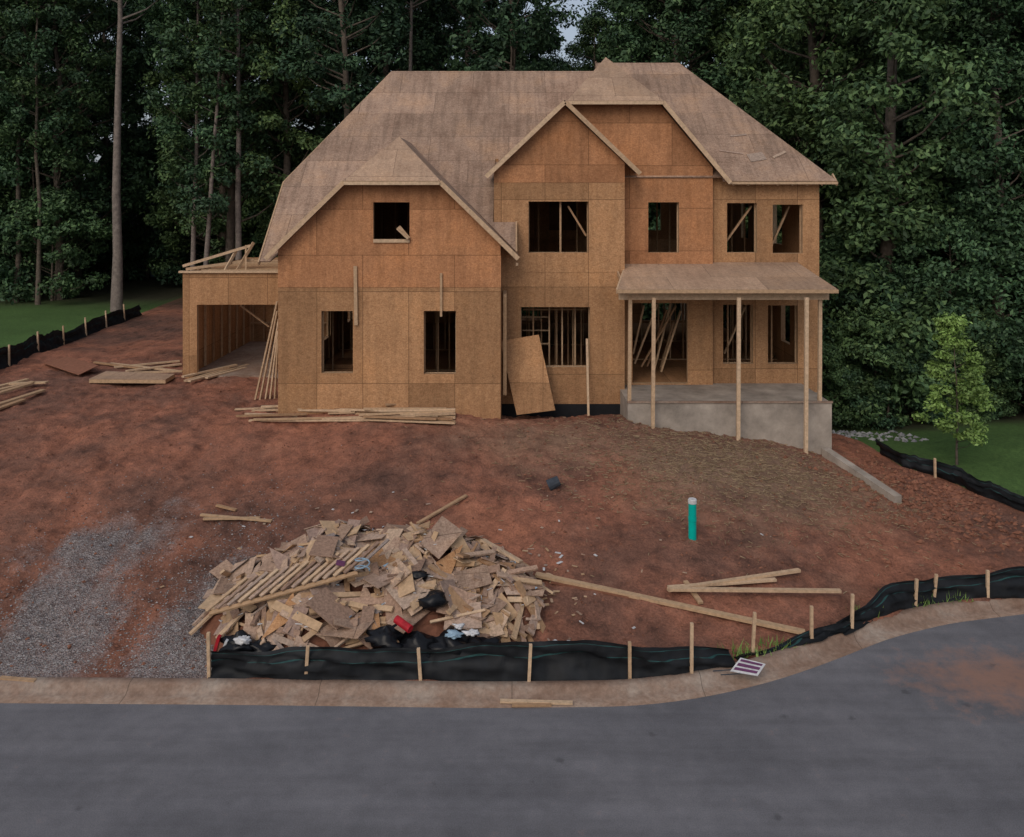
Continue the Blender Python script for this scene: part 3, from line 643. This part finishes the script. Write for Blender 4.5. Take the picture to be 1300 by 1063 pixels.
for i in range(280):
    x,y=rp(1.08); n_=nrm(x,y); th=random.gauss(-.35,.8) if random.random()<.6 else random.uniform(0,6.28)
    dr=Vector((math.cos(th),math.sin(th),0)); dr=(dr-n_*dr.dot(n_)*.8+Vector((0,0,random.gauss(0,.14)))).normalized()
    L_=random.choice((random.uniform(.15,.5),random.uniform(.3,.8),random.uniform(.7,1.3)))
    c_=Vector((x,y,gz(x,y)+ph(x,y)*random.uniform(.8,1.05)+random.uniform(.02,.08)))
    ps.board(c_-dr*L_/2,c_+dr*L_/2,random.choice((.09,.09,.14,.04)),.038,random.choice(('lumber','scrap','lumber','scrap','trim')),up=n_)
for px,py,d,a,b2 in ((388,686,16.2,.36,.24),(420,668,16.5,.35,.25),(455,690,16.0,.4,.26),(490,705,15.7,.42,.3),(470,675,16.3,.35,.22),(520,680,16.2,.34,.2),(560,700,15.8,.4,.25),(580,725,15.5,.35,.25),
      (600,745,15.2,.32,.2),(515,735,15.2,.35,.25),(440,720,15.4,.3,.2),(300,715,16.1,.35,.22),(335,700,16.3,.4,.22),(290,700,16.4,.35,.2),(350,800,14.4,.4,.22),(420,795,14.4,.38,.28),(385,775,14.6,.35,.22),(460,800,14.3,.3,.22),(540,655,16.7,.3,.12),(400,655,16.9,.3,.16),(620,775,14.9,.28,.18),(480,660,16.7,.32,.14),(350,680,16.6,.4,.24),(430,660,16.8,.4,.2)):
    x,y=X(px,d),d; plate(x,y,a,b2,.13,.13,('scrap','roof','scrap','osb'))
A0=Vector((-5.05,14.45,.80)); U_=Vector((2.4,.42,.50)); V_=Vector((.28,.55,.25)); 
for i in range(4):
    o=V_*(i/3); ps.board(A0+o,A0+o+U_,.08,.03,'lumber',up=Vector((-.2,-.4,1)))
for i in range(15):
    o=U_*(i/14); ps.board(A0+o+Vector((-.05,0,.04)),A0+o+V_+U_*.09+Vector((-.05,0,.04)),.06,.025,'scrap' if i%3 else 'trim',up=Vector((-.2,-.4,1)))
for a,b_ in (((545,690),(668,806)),((520,700),(640,800)),((560,735),(655,775)),((500,665),(600,720)),((300,690),(430,672)),((655,790),(675,830)),((590,760),(665,822)),((280,800),(380,780)),((450,760),(600,800)),((470,745),(560,790)),((300,735),(440,705))):
    p=D(a[0],a[1],15.3);q=D(b_[0],b_[1],14.6)
    for w_ in (p,q): w_.z=max(min(w_.z,gz(w_.x,w_.y)+ph(w_.x,w_.y)+.14),gz(w_.x,w_.y)+.04)
    ps.board(p,q,.09,.04,'trim' if random.random()<.4 else 'lumber')
for i in range(200):
    x,y=rp(1.0); c_=Vector((x,y,gz(x,y)+ph(x,y)*1.03+.05)); s=random.uniform(.02,.07)
    ps.slab([c_+Vector((random.uniform(-s,s)*1.5,random.uniform(-s,s),random.uniform(0,s))) for _ in range(3)],.01,random.choice(('white','scrap','white','blue','bag','bag')))
ps.build('scrap_boards',pile)
def lump(mb,c_,r,k,sq=.6,amp=.3):
    n1_,n2_=12,18; o=random.random()*50; t1=np.pi*np.arange(n1_+1)/n1_; t2=2*np.pi*np.arange(n2_)/n2_; t1,t2=np.meshgrid(t1,t2,indexing='ij')
    dx=np.sin(t1)*np.cos(t2);dy=np.sin(t1)*np.sin(t2);dz=np.cos(t1); rr=r*(1+amp*2*fbm(dx*1.5+o,dy*1.5+dz*1.3+o,1.5,4))
    vs=[Vector(c_)+Vector(v) for v in np.stack([dx*rr*1.3,dy*rr,dz*rr*sq],-1).reshape(-1,3)]; fs=[]
    for i in range(n1_):
        for j in range(n2_): fs.append((i*n2_+j,i*n2_+(j+1)%n2_,(i+1)*n2_+(j+1)%n2_,(i+1)*n2_+j))
    mb.solid(vs,fs,k)
bg=MB()
for px,py,r in ((490,812,.26),(530,822,.28),(575,822,.3),(615,826,.24),(650,832,.18),(330,822,.16),(300,818,.2)): lump(bg,D(px,py,14.12),r,'bag',.7,.45)
lump(bg,D(550,764,14.5),.17,'bag',.8); lump(bg,D(532,730,15.0),.12,'bag'); lump(bg,D(575,806,13.98),.10,'blue',.4,.6); lump(bg,D(600,804,14.0),.09,'white',.4,.6);lump(bg,D(582,795,14.15),.07,'white',.5,.5)
lump(bg,D(310,812,14.0),.09,'white',.6,.5)
bg.build('rubbish_bags',pile,smooth=True)
cn=MB()
p=D(503,786,14.1); q=D(518,797,13.95); tube(cn,[p,p+(q-p)*1.2],[.065,.065],'red',14); tube(cn,[p-(q-p)*.05,p],[.03,.055],'white',12)
p=D(427,714,15.0); cn.board(p,p+Vector((.15,.0,-.03)),.08,.06,'purple'); p=D(273,828,14.1); cn.board(p,p+Vector((.07,0,.26)),.10,.05,'red'); cn.board(p+Vector((.12,0,0)),p+Vector((.2,0,.2)),.12,.04,'white')
tube(cn,[D(460,740,14.5)+Vector((.12*math.cos(t_),.12*math.sin(t_),.02*t_+.2)) for t_ in np.arange(0,12,.5)],[.012]*24,'blue',5)
cn.build('cans_and_wrap',pile)
sg=MB()
def K(px,py,z): d=F*(CH-z)/(py-HY); return Vector((X(px,d),d,z))
p=[K(927,852,.20),K(962,858,.18),K(972,843,.24),K(940,835,.27)]
sg.slab(p,.01,'white')
for a,b_ in ((.12,.30),(.42,.62),(.75,.9)):
    l=lambda s,t_: p[0].lerp(p[1],s).lerp(p[3].lerp(p[2],s),t_)+Vector((0,0,.006)); sg.slab([l(.08,a),l(.92,a),l(.92,b_),l(.08,b_)],.003,'purple')
sg.board(K(935,850,.18),K(905,852,.15),.012,.012,'nroof'); sg.board(K(945,855,.17),K(915,857,.15),.012,.012,'nroof')
sg.build('yard_sign')

def rock(mb,c_,s,k):
    vs=[]
    for dv in ((1,0,0),(-1,0,0),(0,1,0),(0,-1,0),(0,0,1),(0,0,-1)): vs.append(Vector(c_)+Vector((dv[0]*random.uniform(.6,1.2)+random.uniform(-.3,.3),dv[1]*random.uniform(.6,1.2)+random.uniform(-.3,.3),dv[2]*random.uniform(.4,.8)))*s)
    mb.solid(vs,[(0,2,4),(2,1,4),(1,3,4),(3,0,4),(2,0,5),(1,2,5),(3,1,5),(0,3,5)],k)
def scatter(n,fx,fs_,k,name,kind='rock',wd_=(.02,.06)):
    mb=MB(); pts=[fx() for _ in range(n)]; xs=np.array([p[0] for p in pts]); ys=np.array([p[1] for p in pts]); zs=height(xs,ys); kk=kerb(xs); fr_=fence_r(ys)
    for x,y,z,q,f in zip(xs,ys,zs,kk,fr_):
        if y<q+.08: continue
        if x>f-.15 and name!='riprap': continue
        if kind=='rock': rock(mb,(x,y,z+.2*fs_[0]),random.uniform(*fs_),k if isinstance(k,str) else random.choice(k))
        else:
            th=random.uniform(0,3.14); l=random.uniform(*fs_); dv=Vector((math.cos(th),math.sin(th),random.uniform(-.1,.1)))*l
            mb.board(Vector((x,y,z+.012))-dv,Vector((x,y,z+.016))+dv,random.uniform(*wd_),.01,random.choice(k))
    mb.build(name)
scatter(6500,lambda:(random.choice((random.gauss(-8.1,.9),random.gauss(-5.3,.6),random.uniform(-10,-4.4))),13.9+abs(random.gauss(0,2.2))),(.010,.026),'stone','gravel')
scatter(4500,lambda:(random.uniform(-14,12),random.uniform(14,26)),(.010,.045),'clod','clay_clods')
scatter(80,lambda:(random.gauss(-1.5,3.0),random.uniform(14.2,19)),(.02,.06),('white','scrap','trim','scrap','scrap'),'litter_scraps','b')
scatter(70,lambda:(random.gauss(.6,.5),random.uniform(14.3,17)),(.02,.08),('white','scrap','trim','scrap','lumber'),'litter_scraps','b')
scatter(4500,lambda:(random.gauss(5.3,2.2),random.gauss(20.6,1.3)),(.03,.08),('straw',),'straw_mulch','b',(.006,.014))
scatter(90,lambda:(random.uniform(9.2,12.0),random.uniform(25,27)),(.06,.12),'rip','riprap')
scatter(1100,lambda:(random.gauss(10.0,1.0),random.gauss(20.8,1.2)),(.03,.10),'clod','soil_berm')

# ---------------------------------------------------------------- trees
def leaf_arrays(C,Rad,per,size,flat=.65):
    n=len(C)*per; c_=np.repeat(C,per,0); r=np.repeat(Rad,per)
    dv=rng.normal(size=(n,3)); dv/=np.linalg.norm(dv,axis=1)[:,None]; rr=rng.random(n)**.45
    p=c_+dv*(rr*r)[:,None]*np.array([1,1,flat])
    nn=dv*.7+rng.normal(size=(n,3))*.6+np.array([0,0,.6]); nn/=np.linalg.norm(nn,axis=1)[:,None]
    a=np.cross(nn,rng.normal(size=(n,3))); a/=np.linalg.norm(a,axis=1)[:,None]; b_=np.cross(nn,a)
    s=size*rng.uniform(.6,1.3,n)[:,None]
    v=np.stack([p+a*s,p+b_*s*.5+nn*s*.15,p-a*s,p-b_*s*.5+nn*s*.15],1).reshape(-1,3); return v
def tree_mesh(name,hgt,rad,z0,ncl,per,lsize,tr=.22,clr=1.0,leafk='leaf',barkk='bark',limbs=True,taper=.5,shape='round',wob=.007):
    mb=MB(); pts=[];rs=[]; ox,oy=0,0
    for i in range(9):
        u=i/8; pts.append((ox,oy,hgt*.96*u-.3*(i==0))); rs.append(tr*(1-u*.85)*(1.25 if i==0 else 1)); ox+=random.gauss(0,wob*hgt);oy+=random.gauss(0,wob*hgt)
    tube(mb,pts,rs,barkk,9)
    C=[];Rd=[]
    for i in range(ncl):
        u=random.random(); z=z0+(hgt-z0)*u
        if shape=='round': env=rad*math.sqrt(max(.06,1-(2*u-.85)**2/1.35))
        elif shape=='col': env=rad*(1-.35*u)*(.7+.3*math.sin(u*17))
        else: env=rad*(1-u*.75)
        th=random.uniform(0,6.283); q=env*random.uniform(.3,1)**.6; bx=np.interp(z,[p[2] for p in pts],[p[0] for p in pts]);by=np.interp(z,[p[2] for p in pts],[p[1] for p in pts])
        c_=(bx+q*math.cos(th),by+q*math.sin(th),z); C.append(c_); Rd.append(clr*random.uniform(.5,1.15))
        if limbs and i%2==0:
            zb=max(z-q*.6,hgt*.12); bx=np.interp(zb,[p[2] for p in pts],[p[0] for p in pts]);by=np.interp(zb,[p[2] for p in pts],[p[1] for p in pts])
            b0=Vector((bx,by,zb)); e=Vector(c_); mid=b0.lerp(e,.55)+Vector((0,0,-.1*q)); rr=tr*.28*(1-.5*u)
            tube(mb,[b0,mid,e],[rr,rr*.6,rr*.15],barkk,5,False)
    V=leaf_arrays(np.array(C),np.array(Rd),per,lsize); nb=len(mb.v)
    mv=np.concatenate([np.array([tuple(v) for v in mb.v]),V]); 
    lf=(np.arange(len(V)).reshape(-1,4)+nb)
    me=bpy.data.meshes.new(name); fl_=[list(f) for f in mb.f]
    tot=[len(f) for f in fl_]+[4]*len(lf); lv=np.concatenate([np.array([i for f in fl_ for i in f]),lf.ravel()]).astype(np.int32)
    me.vertices.add(len(mv)); me.vertices.foreach_set('co',mv.astype(np.float32).ravel()); me.loops.add(len(lv)); me.loops.foreach_set('vertex_index',lv)
    me.polygons.add(len(tot)); st_=np.concatenate([[0],np.cumsum(tot)[:-1]]).astype(np.int32); me.polygons.foreach_set('loop_start',st_)
    me.materials.append(M[barkk]); me.materials.append(M[leafk]); me.update(); me.polygons.foreach_set('material_index',np.array([0]*len(fl_)+[1]*len(lf),dtype=np.int32)); me.validate(); return me
V_t=[tree_mesh('tall_a',22,3.4,5,120,200,.115,.24,.85),tree_mesh('tall_b',24,3.0,7,110,200,.115,.22,.85),tree_mesh('tall_c',20,3.8,3,135,200,.12,.26,.85),
     tree_mesh('tall_d',23,2.6,8,90,200,.115,.2,.8)]
V_d=[tree_mesh('dense_a',19,2.9,.6,210,240,.095,.24,.85,shape='col'),tree_mesh('dense_b',21,3.3,.5,230,240,.10,.26,.9,shape='col'),tree_mesh('dense_c',16,3.6,.4,210,240,.095,.22,.9)]
V_s=[tree_mesh('shrub_a',4.5,2.2,.2,60,190,.09,.06,.65),tree_mesh('shrub_b',7,2.4,.4,80,190,.095,.08,.75)]
FW=empty('woodland_trees')
def inst(me,x,y,s,sz=None,parent=FW,name='tree'):
    px=CX+F*x/y
    if abs(px-203)<40 and y<59: return
    o=bpy.data.objects.new(name,me); scene.collection.objects.link(o); o.parent=parent
    o.location=(x,y,float(base_h(x,y))-.1); o.rotation_euler=(random.gauss(0,.02),random.gauss(0,.02),random.uniform(0,6.28)); o.scale=(s,s,sz or s)
def gapscale(x,y,s,hm=24):
    px=CX+F*x/y; r=3.6/y*F
    if abs(px-724)<8+r*.8:
        zt=CH+(HY-random.uniform(15,75))/F*y; return min(s,(zt-1.5)/hm)
    return s
for row,(y0,n_) in enumerate(((46,15),(51,18),(57,20),(65,23))):
    for i in range(n_):
        x=-44+66*(i+random.uniform(-.35,.35))/(n_-1)*(1+row*.13)-row*3; y=y0+random.uniform(-2,2)
        if x>-8 : y-=3 if row<2 else 0
        s=random.uniform(.95,1.25)*(1+row*.05); s=gapscale(x,y,s); inst(random.choice(V_t) if row<3 else random.choice(V_t+V_d),x,y,s)
for row,(y0,n_) in enumerate(((31,8),(36,9),(43,10),(52,11))):
    for i in range(n_):
        x=13+(26+row*6)*(i+random.uniform(-.3,.3))/(n_-1)-(row>1)*3; y=y0+random.uniform(-1.5,1.5)
        if x<13.2 and y<33: x=13.5
        inst(random.choice(V_d) if row<2 else random.choice(V_d+V_t),x,y,gapscale(x,y,random.uniform(.95,1.3),21))
for i in range(130):
    x=random.uniform(-48,30); y=random.uniform(46,66) if x<-7 else random.uniform(41,60)
    inst(random.choice(V_s),x,y,random.uniform(.7,1.5))
for i in range(55):
    x=random.uniform(10.5,40); y=random.uniform(28.5,40); inst(random.choice(V_s),x,y,random.uniform(.6,1.2))
for i in range(26):
    inst(random.choice(V_s),9.8+i*1.2,28.3+random.uniform(-.5,.7),random.uniform(.35,.75))
def trunk_tree(name,px,pyb,y,w_px,hgt,z0,px2=None,k='bark',ncl=70,rad=2.4,lean=0):
    me=tree_mesh(name,hgt,rad,z0,ncl,170,.11,w_px/F*y/2,.75,barkk=k,wob=.003); o=bpy.data.objects.new(name,me); scene.collection.objects.link(o)
    x=X(px,y); o.location=(x,y,float(base_h(x,y))-.1); o.rotation_euler=(0,lean,0)
trunk_tree('pine_tree',148,390,42.5,13,24,15,k='barkp',ncl=60,rad=3)
trunk_tree('deciduous_tree',243,390,43.5,7,22,4,k='barkp',ncl=60,rad=1.8,lean=.01)
trunk_tree('deciduous_tree',258,390,42.6,7,21,5,k='barkp',ncl=50,rad=1.8,lean=.06)
trunk_tree('deciduous_tree',302,390,43.3,9,24,12,k='barkp',ncl=60,rad=2.6,lean=-.01)
trunk_tree('deciduous_tree',48,375,45,6,22,9,k='bark',ncl=60,rad=2.6)
trunk_tree('deciduous_tree',20,375,46,7,22,8,k='bark',ncl=60,rad=2.6,lean=.04)
trunk_tree('deciduous_tree',517,390,44,8,26,16,k='barkp',ncl=50,rad=3)
me=tree_mesh('young_tree',3.9,1.0,.9,70,110,.055,.035,.26,leafk='leafy',shape='cone'); o=bpy.data.objects.new('young_tree',me); scene.collection.objects.link(o)
g=G(1215,590); o.location=g-Vector((0,0,.05))
wd=MB()
for cx_,cy_,n_ in ((1160,768,60),(950,832,70),(985,822,50),(1095,780,30),(1210,764,30)):
    g=G(cx_,cy_)
    for i in range(n_):
        x=g.x+random.gauss(0,.22);y=g.y+random.gauss(0,.07); z=gz(x,y); l=random.uniform(.06,.2); th=random.uniform(0,6.28); w_=.012
        a=Vector((math.cos(th)*w_,math.sin(th)*w_,0)); t_=Vector((random.gauss(0,.05),random.gauss(0,.05),l)); wd.face([Vector((x,y,z))-a,Vector((x,y,z))+a,Vector((x,y,z))+t_],'leafy')
wd.build('weeds')
nb=MB(); nb.box(-29,-23.5,60,68,1.5,8.6,'nwall'); nb.slab([(-29.6,59.5,8.5),(-22.9,59.5,8.5),(-22.9,64,11.8),(-29.6,64,11.8)],.15,'nroof'); nb.slab([(-29.6,68.5,8.5),(-22.9,68.5,8.5),(-22.9,64,11.8),(-29.6,64,11.8)],.15,'nroof')
nb.face([(-23.5,60,8.6),(-23.5,68,8.6),(-23.5,64,11.6)],'nwall'); nb.face([(-29,60,8.6),(-29,68,8.6),(-29,64,11.6)],'nwall')
for x in (-28,-26,-24.6): nb.box(x,x+.8,59.95,60.0,5.8,7.3,'white'); nb.box(x+.08,x+.72,59.9,59.94,5.9,7.2,'nroof')
nb.build('neighbour_house')

# ---------------------------------------------------------------- light, world, camera
W=bpy.data.worlds.new('World'); scene.world=W; W.use_nodes=True; nt=W.node_tree
sk=nt.nodes.new('ShaderNodeTexSky'); sk.sky_type='NISHITA'; sk.sun_disc=False
SE,SA=math.radians(38),math.radians(205)
sk.sun_elevation=SE; sk.sun_rotation=SA; sk.air_density=1.0; sk.dust_density=4.0; sk.ozone_density=1.0
haze=mix(nt,sk.outputs[0],(5.0,5.4,6.1),.5)
bgn=nt.nodes['Background']; bgn.inputs['Strength'].default_value=.108; nt.links.new(haze,bgn.inputs[0])
sd=bpy.data.lights.new('sun','SUN'); sd.energy=.85; sd.angle=math.radians(40); sd.color=(1,.9,.8)
so=bpy.data.objects.new('sun',sd); scene.collection.objects.link(so)
dv=Vector((math.sin(SA)*math.cos(SE),math.cos(SA)*math.cos(SE),math.sin(SE))); so.rotation_euler=dv.to_track_quat('Z','Y').to_euler()
cd=bpy.data.cameras.new('camera'); cam=bpy.data.objects.new('camera',cd); scene.collection.objects.link(cam); scene.camera=cam
cam.location=(0,0,CH); cam.rotation_euler=(math.radians(90),0,0); cd.sensor_width=36; cd.lens=F/1300*36; cd.shift_y=-(531.5-HY)/1300; cd.clip_end=2000
scene.view_settings.view_transform='Standard'; scene.view_settings.look='None'; scene.view_settings.exposure=0
